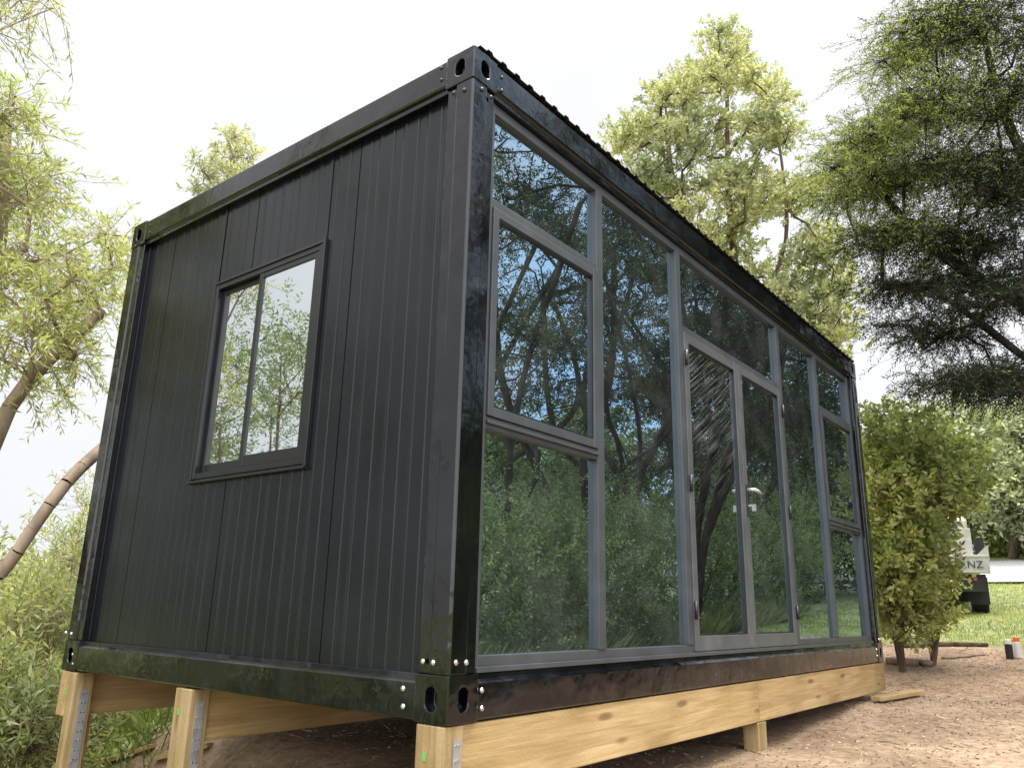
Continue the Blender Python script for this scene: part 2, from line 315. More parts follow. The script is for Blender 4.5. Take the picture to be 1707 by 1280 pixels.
def dome(c,ax,r,mat,name='bolt'):
    mb=MB(); n=14; V=[];F=[]
    prof_=[(r,0),(r,.15*r),(r*.85,.45*r),(r*.55,.66*r),(r*.2,.76*r)]
    for rr,hh in prof_:
        for k in range(n):
            a=2*math.pi*k/n; p=[rr*math.cos(a),rr*math.sin(a)]; q=[0,0,0]; o_=[i for i in range(3) if i!=ax]
            q[o_[0]]=c[o_[0]]+p[0]; q[o_[1]]=c[o_[1]]+p[1]; q[ax]=c[ax]-hh; V.append(q)
    for j in range(len(prof_)-1):
        for k in range(n): F.append((j*n+k,j*n+(k+1)%n,(j+1)*n+(k+1)%n,(j+1)*n+k))
    F.append(tuple((len(prof_)-1)*n+k for k in range(n)))
    mb.add(V,F); mb.build(name,mat,cab,smooth=True)
def boltset(pts,ax,val,r,mat):
    for u,v in pts: dome(hit(u,v,ax,val),ax,r,mat)
boltset([(705,1102),(722,1104)],0,.003,.011,m_chrome)
boltset([(672,1147),(672,1177)],0,.005,.011,m_chrome)
boltset([(760,1104),(777,1104)],1,.003,.011,m_chrome)
boltset([(803,1150),(803,1180)],1,.005,.011,m_chrome)
boltset([(110,1054),(119,1056)],0,.003,.011,m_chrome)
boltset([(122,1090),(122,1106)],0,.005,.011,m_chrome)
boltset([(757,156),(774,151)],0,.003,.012,m_blackbolt); boltset([(803,150),(818,163)],1,.003,.012,m_blackbolt)
boltset([(736,114),(736,134)],0,.005,.010,m_blackbolt); boltset([(836,130),(836,152)],1,.005,.010,m_blackbolt)
boltset([(226,411),(236,406)],0,.003,.011,m_blackbolt); boltset([(250,376),(250,388)],0,.005,.009,m_blackbolt)
for z in (.06,.115): dome((L-.20,.005,z),1,.011,m_chrome); dome((L-.20,.005,H-z),1,.011,m_blackbolt)
for x in (L-.06,L-.11): dome((x,.003,.20),1,.011,m_chrome)
# side window
fr=MB(); t=.030
fr.box(wx,.10,wy0,wy0+t,wz0,wz1).box(wx,.10,wy1-t,wy1,wz0,wz1).box(wx+.003,.10,wy0+t,wy1-t,wz1-t,wz1).box(wx+.003,.10,wy0+t,wy1-t,wz0,wz0+t)
sw=fr.build('side_window',m_wframe,cab,bevel=.002)
MB().box(wx-.006,.07,wy0-.022,wy0-.001,wz0-.012,wz1+.022).box(wx-.004,.07,wy1+.001,wy1+.010,wz0-.010,wz1+.016).box(wx-.005,.07,wy0-.001,wy1+.001,wz1+.001,wz1+.016).build('trim',m_wframe,sw,bevel=.002)
MB().box(wx-.018,.07,wy0-.025,wy1+.015,wz0-.026,wz0-.013).build('sill',m_wframe,sw,bevel=.002)
ym=hit(422,620,0,wx+.02)[1]
def sash(y0,y1,x0,st,sb):
    z0,z1=wz0+t+.001,wz1-t-.001; s=MB()
    s.box(x0,x0+.022,y0,y0+st,z0,z1).box(x0,x0+.022,y1-st,y1,z0,z1).box(x0+.002,x0+.022,y0+st,y1-st,z1-.03,z1).box(x0+.002,x0+.022,y0+st,y1-st,z0,z0+sb)
    s.build('sash',m_wframe,sw,bevel=.002)
    MB().box(x0+.009,x0+.013,y0+st,y1-st,z0+sb,z1-.03).build('pane',m_glass_s,sw)
sash(wy0+t+.001,ym+.02,wx+.006,.035,.06); sash(ym-.016,wy1-t-.001,wx+.033,.03,.05)
# ---- front glazing
FY=.045
X_=lambda u,v:hit(u,v,1,FY)[0]; Z_=lambda u,v:hit(u,v,1,FY)[2]
xa=(X_(1001,400)+X_(1003,1050))/2; xb=(X_(1133,500)+X_(1151,1050))/2
xc=(X_(1300,610)+X_(1331,1080))/2; xd=(X_(1363,620)+X_(1393,1060))/2
x0,x1=.1655,L-.1655; z0,z1=.170,H-.174
mw=.032; zb=z0+.06; zt=z1-.05
fm=MB()
fm.box(x0,x0+.05,FY,.11,z0,z1).box(x1-.05,x1,FY,.11,z0,z1)
for x in (xa,xb,xc,xd): fm.box(x-mw,x+mw,FY,.11,z0+.0605,z1-.0505)
fm.box(x0+.05,x1-.05,FY+.004,.11,z0,zb).box(x0+.05,x1-.05,FY+.004,.11,zt,z1)
zu=(Z_(828,348)+Z_(1000,443))/2; zl=(Z_(815,705)+Z_(998,757))/2; zd=(Z_(1146,552)+Z_(1298,645))/2
fm.box(x0+.05,xa-mw,FY+.003,.11,zu-.022,zu+.022).box(x0+.05,xa-mw,FY+.003,.11,zl-.026,zl+.026)
fm.box(xd+mw,x1-.05,FY+.003,.11,zu-.022,zu+.022).box(xd+mw,x1-.05,FY+.003,.11,zl-.026,zl+.026)
fm.box(xb+mw,xc-mw,FY+.003,.11,zd-.022,zd+.022)
gf=fm.build('front_window_frame',m_frame,cab,bevel=.003)
for a_,b_,c_,d_,e_,f_ in ((x0+.05,xa-mw,FY-.012,FY+.002,zl-.006,zl+.008),(xd+mw,x1-.05,FY-.012,FY+.002,zl-.006,zl+.008),(x0+.02,x1-.02,FY-.02,FY-.001,z0,z0+.02)):
    MB().box(a_,b_,c_,d_,e_,f_).build('drip_ledge',m_frame,gf,bevel=.002)
def pane(a,b,c,d,par,mat=None,y=.075): MB().box(a,b,y,y+.006,c,d).build('pane',mat or m_glass,par)
pane(x0+.05,xa-mw,zu+.022,zt,gf); pane(x0+.05,xa-mw,zb,zl-.026,gf)
pane(xa+mw,xb-mw,zb,zt,gf); pane(xb+mw,xc-mw,zd+.022,zt,gf); pane(xc+mw,xd-mw,zb,zt,gf)
pane(xd+mw,x1-.05,zu+.022,zt,gf); pane(xd+mw,x1-.05,zb,zl-.026,gf)
def opening(name,a,b,c,d,s,sb,mat,fmat):
    m_=MB(); y=FY-.008
    m_.box(a,a+s,y,.085,c,d).box(b-s,b,y,.085,c,d).box(a+s,b-s,y+.002,.085,d-s,d).box(a+s,b-s,y+.002,.085,c,c+sb)
    o=m_.build(name,fmat,cab,bevel=.003); pane(a+s,b-s,c+sb,d-s,o,mat,.058)
    g_=MB(); y=FY-.001
    g_.box(a+s,a+s+.008,y,.06,c+sb,d-s).box(b-s-.008,b-s,y,.06,c+sb,d-s).box(a+s+.008,b-s-.008,y,.06,d-s-.008,d-s).box(a+s+.008,b-s-.008,y,.06,c+sb,c+sb+.008); g_.build('glazing_bead',m_wframe,o)
    return o
opening('awning_window',x0+.052,xa-mw-.002,zl+.028,zu-.024,.042,.042,m_glass,m_frame)
opening('awning_window',xd+mw+.002,x1-.052,zl+.028,zu-.024,.042,.042,m_glass,m_frame)
xm=(xb+mw+xc-mw)/2
d1=opening('door',xb+mw+.003,xm-.002,z0+.024,zd-.024,.062,.085,m_glass_d,m_dframe)
d2=opening('door',xm+.002,xc-mw-.003,z0+.024,zd-.024,.062,.085,m_glass,m_dframe)
hy=FY-.008; hp=hit(1258,835,1,hy); hxx=xm+.033; hzz=hp[2]
MB().box(hxx-.013,hxx+.013,hy-.010,hy,hzz-.12,hzz+.10).build('lock_plate',m_blackbolt,d2,bevel=.004)
MB().tube([(hxx,hy-.008,hzz+.06),(hxx,hy-.045,hzz+.06),(hxx+.012,hy-.055,hzz+.06),(hxx+.06,hy-.056,hzz+.058),(hxx+.12,hy-.05,hzz+.05)],[.012,.012,.013,.012,.010],10).build('handle',m_handle,d2,smooth=True)
MB().tube([(hxx,hy-.010,hzz-.05),(hxx,hy-.03,hzz-.05)],.009,12).build('key_lock',m_galv,d2)
MB().box(hxx-.002,hxx+.002,hy-.06,hy-.031,hzz-.085,hzz-.04).build('key',m_galv,d2)
for dd,xh in ((d1,xb+mw+.002),(d2,xc-mw-.004)):
    for zz in (z0+.25,1.15,zd-.2):
        MB().tube([(xh,hy-.012,zz-.05),(xh,hy-.012,zz+.05)],.011,10).build('hinge',m_blackbolt,dd,smooth=True)
# ---------------------------------------------------------------- timber foundation
yL=hit(318,1153,0,.03)[1]
def beam(x0,x1,y0,y1,label,zt=-.004,zb_=-.245):
    o=MB().box(x0,x1,y0,y1,zb_,zt).build('support_beam',m_pine,bevel=.004,org=(x0,(y0+y1)/2,zb_)); tag(o,label,'beam'); return o
def post(x0,x1,y0,y1,zt,label,strap=None,green=True):
    zb_=min(hz(x0,y0),hz(x1,y1),hz(x0,y1))-.25
    e=empty('foundation_post',((x0+x1)/2,(y0+y1)/2,zb_),label,'post'); og=e.location
    MB().box(x0,x1,y0,y1,zb_,zt).build('post_timber',m_pinev,e,bevel=.004,org=og)
    if strap:
        sx0,sx1,sz0,sz1=strap; st=MB().box(sx0,sx1,y0-.0035,y0-.0005,sz0,sz1).build('metal_strap',m_galv,e,org=og)
        z=sz1-.02
        while z>max(sz0+.01,-.55):
            for q in (.3,.7):
                xx_=sx0+(sx1-sx0)*q; MB().tube([(xx_,y0-.0035,z),(xx_,y0-.007,z)],.0045,8).build('nail',m_chrome,st,org=og)
            z-=.05
    if green: MB().box(x0-.003,x0-.0005,y0+.085,y0+.104,zt-.12,zt-.09).build('tag',m_green,e,org=og)
    return e
beam(.102,2.93,.012,.112,'near pine beam under the glazed front edge')
beam(2.935,5.97,.012,.112,'far pine beam under the glazed front edge, beyond the joint')
post(0.0,.0995,.006,.150,-.004,'pine post with green tag under the nearest corner of the cabin',(.045,.085,-.5,-.05))
post(2.88,3.02,.008,.108,-.249,'short pine post directly below the front beam joint',None,False)
beam(.105,5.9,yL-.045,yL+.055,'pine beam running under the middle of the floor')
post(0.0,.1,yL-.06,yL+.085,-.004,'pine post with green tag under the middle of the windowed end',(.03,.075,-1.05,-.06))
beam(.0,5.9,W-.12,W-.02,'pine beam under the rear edge of the cabin')
post(.0,.11,W-.20,W-.125,-.006,'pine post with metal strap under the rear corner',(.04,.09,-1.2,-.1))
post(.05,.17,W-.11,W-.012,-.249,'stub post carrying the end of the rear beam',None,False)
# ---------------------------------------------------------------- vegetation generators
def nrm(a): return a/np.maximum(np.linalg.norm(a,axis=-1,keepdims=True),1e-9)
def leaves(cl,r,flat,ntw,twl,nlf,ll,lw,up,spread=.9,droop=0.):
    cl=np.asarray(cl); n=len(cl)*ntw
    c=np.repeat(cl,ntw,0); off=rng.normal(size=(n,3))*np.array([r,r,r*flat])*.5
    d=nrm(off/r+rng.normal(size=(n,3))*.45+np.array([0,0,up])); b=c+off
    Lt=twl*rng.uniform(.5,1.25,(n,1)); t=np.linspace(.08,1,nlf)
    P=b[:,None]+d[:,None]*(t[None,:,None]*Lt[:,None]); P[:,:,2]-=(t**2*droop)[None,:]*Lt
    sd=nrm(np.cross(d,rng.normal(size=(n,3)))); s2=np.cross(d,sd)
    an=np.arange(nlf)[None,:]*2.4+rng.uniform(0,6.3,(n,1))
    ld=d[:,None]*.6+(sd[:,None]*np.cos(an)[...,None]+s2[:,None]*np.sin(an)[...,None])*spread+rng.normal(size=(n,nlf,3))*.2
    ld[...,2]-=droop*.6; ld=nrm(ld)
    wd=nrm(np.cross(ld,rng.normal(size=ld.shape)))
    le=ll*rng.uniform(.6,1.3,(n,nlf,1)); we=lw*.5*rng.uniform(.7,1.3,(n,nlf,1))
    Q=np.stack([P,P+ld*le*.45+wd*we,P+ld*le,P+ld*le*.45-wd*we],2).reshape(-1,3)
    return Q,(c,b,b+d*Lt-np.array([0,0,1])*droop*Lt*.9)
def tubes(p0,p1,r0,r1,n):
    d=nrm(p1-p0); ref=np.where(np.abs(d[:,2:3])>.9,np.array([[1.,0,0]]),np.array([[0,0,1.]])); u=nrm(np.cross(d,ref)); w=np.cross(d,u)
    a=2*np.pi*np.arange(n)/n; ring=u[:,None]*np.cos(a)[None,:,None]+w[:,None]*np.sin(a)[None,:,None]
    A=p0[:,None]+ring*r0[:,None,None]; B=p1[:,None]+ring*r1[:,None,None]
    V=np.concatenate([A,B],1).reshape(-1,3); k=np.arange(len(p0))[:,None]*2*n; i=np.arange(n)[None,:]
    F=np.stack([k+i,k+(i+1)%n,k+n+(i+1)%n,k+n+i],-1).reshape(-1,4)
    return V,F
def skeleton(trunks,clumps,step=.35,wander=.10,arc=.08,rtip=.006,expo=.5,rmax=None,tw=0):
    pos=[];par=[];tip=[];tips=[]
    for tr in trunks:
        prev=-1
        tr=[np.array(p,float) for p in tr]
        for i in range(len(tr)-1):
            m=max(2,int(np.linalg.norm(tr[i+1]-tr[i])/step))
            for k in range(m):
                t=k/m; a=tr[max(i-1,0)];b=tr[i];c=tr[i+1];d=tr[min(i+2,len(tr)-1)]
                p=.5*((2*b)+(-a+c)*t+(2*a-5*b+4*c-d)*t*t+(-a+3*b-3*c+d)*t**3)
                pos.append(p); par.append(prev); prev=len(pos)-1
        pos.append(tr[-1]); par.append(prev); tips.append(len(pos)-1)
    cl=np.asarray(clumps); P=np.array(pos)
    dmin=np.array([np.min(np.linalg.norm(P-c,axis=1)) for c in cl]); order=np.argsort(dmin)
    for ci in order:
        c=cl[ci]; P=np.array(pos); dd=np.linalg.norm(P-c,axis=1)+np.maximum(0,P[:,2]-c[2]+.1)*1.2
        j=int(np.argmin(dd)); dist=np.linalg.norm(c-P[j]); m=max(1,int(math.ceil(dist/step)))
        wa=rng.normal(size=3)*wander*dist; wb=rng.normal(size=3)*wander*dist*.5; prev=j
        for k in range(1,m+1):
            t=k/m; p=P[j]*(1-t)+c*t+wa*math.sin(math.pi*t)+wb*math.sin(2*math.pi*t)+np.array([0,0,arc*dist*math.sin(math.pi*t)])
            pos.append(p); par.append(prev); prev=len(pos)-1
        tip.append(prev)
    n=len(pos); cnt=np.zeros(n)
    for k in tip: cnt[k]+=1
    for k in tips: cnt[k]+=tw
    for k in range(n-1,-1,-1):
        if cnt[k]==0: cnt[k]=.5
        if par[k]>=0: cnt[par[k]]+=cnt[k]
    P=np.array(pos); rad=rtip*cnt**expo
    if rmax: rad=np.minimum(rad,rmax)
    ch=[k for k in range(n) if par[k]>=0]
    return P[[par[k] for k in ch]],P[ch],rad[[par[k] for k in ch]],rad[ch]
def plant(name,label,cat,base,trunks,clumps,lp,mleaf,mbark,group=None,sk={},sides=6,twr=.0025,second=None):
    base=np.asarray(base,float); e=empty(name,base,label,cat,group)
    trunks=[list(t_) for t_ in trunks]
    for t_ in trunks[1:]:
        if np.linalg.norm(np.asarray(t_[0])-np.asarray(trunks[0][0]))<.5: t_[0]=trunks[0][0]
    p0,p1,r0,r1=skeleton(trunks,clumps,**sk)
    V,F=tubes(p0,p1,np.minimum(r0,r1*1.25),r1,sides)
    Q,tw=leaves(clumps,**lp)
    if twr>0:
        for a_,b_ in ((tw[0],tw[1]),(tw[1],tw[2])):
            V2,F2=tubes(a_,b_,np.full(len(a_),twr),np.full(len(a_),twr*.6),3); F=np.concatenate([F,F2+len(V)]); V=np.concatenate([V,V2])
    mobj('trunk',V,F,mbark,e,smooth=True,org=base)
    nF=len(Q)//4; o=mobj('crown',Q,np.arange(nF*4).reshape(-1,4),mleaf,e,org=base)
    if second:
        o.data.materials.append(second[0]); c=Q.reshape(-1,4,3).mean(1); f=second[1](c); idx=(rng.random(nF)<f).astype(np.int32); o.data.polygons.foreach_set('material_index',idx)
    return e
def img_clumps(blobs,dist,depth):
    out=[]
    for u,v,ru,rv,n in blobs:
        for k in range(n):
            a=rng.uniform(0,6.283); r=math.sqrt(rng.uniform(0,1)); out.append(at(u+ru*r*math.cos(a),v+rv*r*math.sin(a),dist+rng.uniform(-depth,depth)))
    return np.array(out)
def ell(c,r,n,shell=.35):
    d=nrm(rng.normal(size=(n,3))); q=rng.uniform(shell,1,(n,1))**.6; return np.array(c)+d*q*np.array(r)
# --- tall pale tree behind the roof (right of centre)
cl=img_clumps([(1212,75,22,32,8),(1190,130,35,30,10),(1245,110,25,30,6),(1120,165,40,32,11),(1090,215,25,25,7),(1295,150,22,32,6),(1180,230,60,36,14),(1275,230,45,40,12),(1050,235,30,22,8),(1085,300,55,36,12),(1210,330,90,44,21),(1315,320,45,40,11),(1140,380,60,32,10),(1250,430,100,50,23),(1360,430,36,45,10),(1320,520,70,45,20),(1390,510,28,50,8),(1365,590,60,40,10)],13.2,1.5)
b=at(1240,900,13.5); bz=hz(b[0],b[1]); t1=at(1235,560,13.3); t2=at(1215,330,13.2); t3=at(1212,80,13.2)
plant('leafy_tree','tall pale green leafy tree rising behind the black roof','tree',(b[0],b[1],bz),[[(b[0],b[1],bz-.2),t1,t2,t3],[t1,at(1310,400,13.4),at(1290,180,13.2)],[t1,at(1130,330,13.0),at(1110,180,13)]],cl,
  dict(r=.27,flat=.62,ntw=19,twl=.20,nlf=13,ll=.09,lw=.042,up=.8,spread=.9),m_leaf_light,m_bark_mid,sk=dict(rtip=.0085,expo=.5),twr=.003)
# --- dark kanuka overhanging from the right
cl=img_clumps([(1650,40,100,50,22),(1540,45,45,35,9),(1490,105,30,24,7),(1510,180,45,34,12),(1620,160,100,44,20),(1455,235,42,24,13),(1425,285,38,20,10),(1402,335,20,16,5),(1475,310,42,20,9),(1580,290,80,30,17),(1690,300,50,55,14),(1510,385,50,14,8),(1460,400,38,15,7),(1600,400,80,22,15),(1525,475,50,10,7),(1650,485,70,28,15),(1570,560,50,14,8),(1610,635,50,16,9),(1690,630,46,34,11),(1480,475,36,8,4),(1500,540,26,7,3),(1760,300,80,200,18)],9.4,1.0)
b=(8.6,-3.1); bz=hz(*b); T0=(b[0],b[1],bz-.2)
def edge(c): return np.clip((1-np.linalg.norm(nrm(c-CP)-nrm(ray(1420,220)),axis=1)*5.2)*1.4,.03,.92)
plant('dark_feathery_tree','dark feathery tree overhanging from the right with drooping black branches','tree',(b[0],b[1],bz),[[T0,(8.5,-2.9,1.5),(8.3,-2.4,3.2),tuple(at(1700,250,9.6)),tuple(at(1640,60,9.4))],[T0,(8.5,-2.8,1.3),(8.4,-2.3,2.6),tuple(at(1690,500,9.5)),tuple(at(1560,420,9.3)),tuple(at(1450,300,9.3))],[T0,(8.5,-2.8,1.3),(8.4,-2.2,2.4),tuple(at(1700,590,9.3)),tuple(at(1580,500,9.2)),tuple(at(1470,480,9.1))]],cl,
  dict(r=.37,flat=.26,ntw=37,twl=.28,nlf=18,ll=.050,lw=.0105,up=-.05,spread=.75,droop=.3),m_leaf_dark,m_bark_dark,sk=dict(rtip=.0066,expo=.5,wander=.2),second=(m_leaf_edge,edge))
# --- left wattle, close
cl=img_clumps([(10,330,50,50,10),(60,300,40,30,4),(0,190,45,50,7),(10,440,50,45,9),(110,440,45,28,6),(195,400,28,22,4),(200,450,22,18,2),(150,490,45,30,5),(50,520,55,35,7),(130,600,40,25,4),(20,590,40,30,4),(80,650,36,20,2),(-10,260,30,40,4),(-120,350,90,200,14)],6.6,.7)
b=at(-190,1120,6.4); bz=hz(b[0],b[1]); bb=(b[0],b[1],bz-.2)
plant('wattle_tree','slender pale barked wattle tree leaning in from the left edge','tree',(b[0],b[1],bz),[[bb,at(-90,1040,6.4),at(0,957,6.0),at(55,880,5.9),at(110,805,5.9),at(165,752,6.1),at(240,690,6.4)],[bb,at(-90,1000,6.4),at(-40,830,6.5),at(15,680,6.5),at(90,590,6.5),at(170,520,6.6)],[bb,at(-95,990,6.4),at(-60,830,6.5),at(-60,600,6.6),at(0,400,6.6),at(10,200,6.6)]],cl,
  dict(r=.19,flat=.55,ntw=12,twl=.25,nlf=17,ll=.07,lw=.014,up=.05,spread=.75,droop=.3),m_leaf_wattle,m_bark_pale,sk=dict(rtip=.0060,expo=.5,rmax=.058,wander=.14,tw=45),sides=8)
cl=img_clumps([(30,-5,40,15,3),(90,5,20,12,2),(0,60,12,30,2),(0,-60,60,30,3)],4.6,.3)
b=at(-420,1150,4.8); bz=hz(b[0],b[1])
plant('wattle_tree','thin wattle sprigs hanging into the top left corner','tree',(b[0],b[1],bz),[[(b[0],b[1],bz-.2),at(-380,700,4.8),at(-260,200,4.8),at(-80,-60,4.7)]],cl,
  dict(r=.10,flat=.6,ntw=6,twl=.20,nlf=16,ll=.05,lw=.009,up=-.2,spread=.75,droop=.5),m_leaf_wattle,m_bark_pale,sk=dict(rtip=.004,rmax=.04))
# --- sprig behind the roof, left
cl=img_clumps([(388,232,14,10,3),(395,262,18,10,5),(345,292,20,10,4),(400,300,22,12,6),(360,325,36,12,6),(420,345,36,16,6),(380,400,80,30,10)],9.0,.4)
b=at(390,900,9); bz=hz(b[0],b[1])
plant('young_tree','young tree tip poking above the roof left of centre','tree',(b[0],b[1],bz),[[(b[0],b[1],bz-.2),at(385,600,9),at(380,330,9),at(390,225,9)]],cl,
  dict(r=.12,flat=.7,ntw=9,twl=.16,nlf=12,ll=.08,lw=.02,up=.5),m_leaf_light,m_bark_pale,sk=dict(rtip=.006))
# --- bushes at the right end of the cabin
def bush_img(label,blobs,dist,depth,baseuv,lp,ml,mbk,cat='bush',name='leafy_bush',group=None,nst=4,sk=None,twr=.0025):
    cl=img_clumps(blobs,dist,depth); b=at(baseuv[0],baseuv[1],dist); bz=hz(b[0],b[1])
    tr=[]
    for k in range(nst):
        c=cl[rng.integers(len(cl))]; q=np.array([b[0],b[1],bz-.1]); mid=(q+c)/2+np.array([*rng.uniform(-.1,.1,2),.1]); tr.append([q,mid,c])
    return plant(name,label,cat,(b[0],b[1],bz),tr,cl,lp,ml,mbk,group,sk=sk or dict(rtip=.0045,wander=.12),twr=twr)
LB=dict(r=.25,flat=.75,ntw=13,twl=.19,nlf=11,ll=.08,lw=.044,up=.45)
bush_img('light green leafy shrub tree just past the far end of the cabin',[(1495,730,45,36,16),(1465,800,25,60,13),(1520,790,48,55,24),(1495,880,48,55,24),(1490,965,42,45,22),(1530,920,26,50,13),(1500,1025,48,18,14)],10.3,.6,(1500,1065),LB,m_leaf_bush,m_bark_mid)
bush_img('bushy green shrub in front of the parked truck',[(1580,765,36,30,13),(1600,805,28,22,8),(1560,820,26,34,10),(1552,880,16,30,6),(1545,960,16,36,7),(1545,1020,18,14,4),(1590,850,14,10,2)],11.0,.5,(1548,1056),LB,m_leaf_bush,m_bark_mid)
# --- background trees on the right
LF=dict(r=1.0,flat=.8,ntw=24,twl=.8,nlf=10,ll=.24,lw=.12,up=.5)
for i,(lab,bl,d,buv,ml) in enumerate([
  ('hazy green tree at the right edge behind the gravel drive',[(1690,760,40,50,20),(1720,840,50,50,20),(1655,820,25,40,10)],38,(1690,950),m_leaf_far),
  ('tall background tree above the truck',[(1620,720,50,50,20),(1600,790,50,50,20),(1640,850,30,30,10)],42,(1610,945),m_leaf_far),
  ('background tree seen through the shrub by the cabin end',[(1520,740,60,60,22),(1500,830,70,80,24)],44,(1510,950),m_leaf_far),
  ('distant tree beyond the right edge',[(1780,740,60,100,24),(1780,860,60,60,16)],38,(1780,950),m_leaf_far),
  ('low background thicket right of the truck',[(1680,910,50,18,18),(1740,920,40,18,10)],42,(1690,940),m_leaf_under)]):
    bush_img(lab,bl,d,1.8,buv,LF,ml,m_bark_mid,cat='tree',name='background_tree',nst=3,sk=dict(rtip=.03,step=1.0),twr=0)
# --- lower left bushes on the slope
LW=dict(r=.38,flat=.8,ntw=17,twl=.30,nlf=13,ll=.08,lw=.018,up=.5)
bush_img('feathery light green bush below the leaning trunk',[(60,1070,55,35,14),(20,1040,40,30,8),(100,1020,28,35,6),(125,960,16,30,3),(30,1120,60,40,12),(70,1170,60,35,11)],8.6,.6,(60,1260),LW,m_leaf_wattle,m_bark_pale)
bush_img('green shrub at the lower left corner of the picture',[(20,1210,50,35,12),(40,1260,50,30,11),(-40,1170,60,50,12)],6.6,.5,(20,1420),LW,m_leaf_wattle,m_bark_mid)
bush_img('dim bush seen beneath the cabin behind the rear beam',[(200,1220,80,30,22),(320,1215,80,25,18),(150,1250,60,25,14),(450,1215,60,15,8)],8.2,.5,(230,1320),LW,m_leaf_under,m_bark_mid)
bush_img('thin leafy bush beyond the rear corner of the cabin',[(140,850,12,25,3),(120,920,14,25,4),(110,970,18,25,4)],11,.5,(110,1150),LW,m_leaf_wattle,m_bark_pale)
for i,(u,dd) in enumerate([(-120,26),(10,30),(110,27)]):
    bush_img(['distant tree off the left edge on the hillside','distant hazy tree low at the left edge','distant hazy tree behind the rear corner bush'][i],[(u,1025,70,28,20),(u,990,45,16,8)],dd,1.5,(u,1090),LF,m_leaf_far,m_bark_mid,cat='tree',name='background_tree',nst=3,sk=dict(rtip=.03,step=1.0),twr=0)
# --- grove facing the glazed front (seen in its reflection)
G1='trees facing the glazed front'
for i,(x,y,ht,lean,n1,n2) in enumerate([(6.0,-4.9,8.5,-.4,24,2),(7.6,-5.0,9.0,.4,30,3),(9.4,-5.6,9.5,-.4,40,6),(11.8,-6.0,10,.6,70,14),(14.8,-5.2,10,-.2,90,28)]):
    bz=hz(x,y); B=np.array([x,y,bz-.2])
    tr=[]
    for k in range(4):
        a=k*1.57+rng.uniform(-.5,.5); q=B; w=lambda s:np.array([*rng.normal(size=2)*s,0])
        dirv=np.array([math.cos(a)*1.1+lean*.4,math.sin(a)*.9,0])
        tr.append([q,q+dirv*.35+w(.15)+[0,0,.9],q+dirv*.6+w(.3)+[0,0,1.9],q+dirv*1.2+w(.35)+[0,0,3.0],q+dirv*1.2+w(.5)+[0,0,4.2],q+dirv*1.6+w(.5)+[0,0,ht*.72]])
    c1=ell((x+lean,y,bz+ht*.70),(2.3,2.1,ht*.32),n1); c2=ell((x+lean*.5,y,bz+ht*.42),(1.9,1.8,ht*.16),n2)
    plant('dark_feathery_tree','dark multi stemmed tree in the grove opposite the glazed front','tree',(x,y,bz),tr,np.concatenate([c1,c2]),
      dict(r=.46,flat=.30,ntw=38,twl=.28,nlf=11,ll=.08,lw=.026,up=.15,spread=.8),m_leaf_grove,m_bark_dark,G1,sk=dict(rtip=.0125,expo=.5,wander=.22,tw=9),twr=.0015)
G3='taller trees behind the grove'
for (x,y,ht) in ((19.5,-7.5,9),(20,-4.6,6),(25,-6.8,8),(12.5,-9.4,4.6),(10.2,-9.8,4.2),(15.5,-9.0,5.5),(8.0,-9.4,4.0)):
    bz=hz(x,y); B=np.array([x,y,bz-.2]); tr=[[B,B+[.2,.1,ht*.3],B+[-.2,.3,ht*.8]]]
    plant('background_tree','mid green bushy tree standing behind the grove opposite the glazed front','tree',(x,y,bz),tr,np.concatenate([ell((x,y,bz+ht*.60),(2.2,1.7,ht*.38),70,.2),ell((x,y,bz+ht*.22),(2.0,1.6,ht*.2),30,.2)]),
      dict(r=.8,flat=.7,ntw=16,twl=.6,nlf=9,ll=.17,lw=.075,up=.4),m_leaf_soft if ht<6 else m_leaf_grove,m_bark_dark,G3,sk=dict(rtip=.016,step=.7),twr=0)
G2='bushes facing the glazed front'
for i,(x,y,r,ht) in enumerate([(4.7,-4.2,1.1,2.1),(6.3,-4.1,1.1,2.0),(7.8,-4.3,1.1,2.5),(9.4,-4.5,1.2,2.2),(11.2,-4.4,1.2,2.8),(13.4,-4.4,1.3,2.6),(15.6,-4.2,1.2,2.9),(9,-7.2,1.6,3.1),(12,-7.8,1.6,3.4),(18,-4.8,1.5,3.2)]):
    bz=hz(x,y); c=ell((x,y,bz+ht*.48),(r,r*.9,ht*.52),75,.15); tr=[[np.array([x,y,bz-.1]),np.array([x+.1,y,bz+ht*.4]),c[0]],[np.array([x,y,bz-.1]),c[1]]]
    plant('leafy_bush','mid green bush in the row opposite the glazed front','bush',(x,y,bz),tr,c,dict(r=.42,flat=.95,ntw=18,twl=.32,nlf=11,ll=.06,lw=.026,up=.8),m_leaf_gbush,m_bark_mid,G2,sk=dict(rtip=.0045),twr=0)
for (x,y,ht) in ((-4.0,6.9,10.8),(-2.9,8.4,12),(-5.9,8.6,12.5)):
    bz=hz(x,y); B=np.array([x,y,bz-.2]); tr=[[B,B+[.2,.1,ht*.2],B+[-.2,.3,ht*.4],B+[.1,.2,ht*.8]],[B,B+[.3,.0,ht*.2],B+[.9,-.3,ht*.4],B+[1.4,-.5,ht*.7]]]
    plant('dark_feathery_tree','spreading tree standing off the windowed end of the cabin','tree',(x,y,bz),tr,ell((x+.2,y,bz+ht*.56),(1.9,1.9,ht*.32),80),
      dict(r=.42,flat=.45,ntw=24,twl=.34,nlf=11,ll=.08,lw=.024,up=.2),m_leaf_soft,m_bark_mid,'trees off the windowed end',sk=dict(rtip=.006,wander=.2),twr=0)
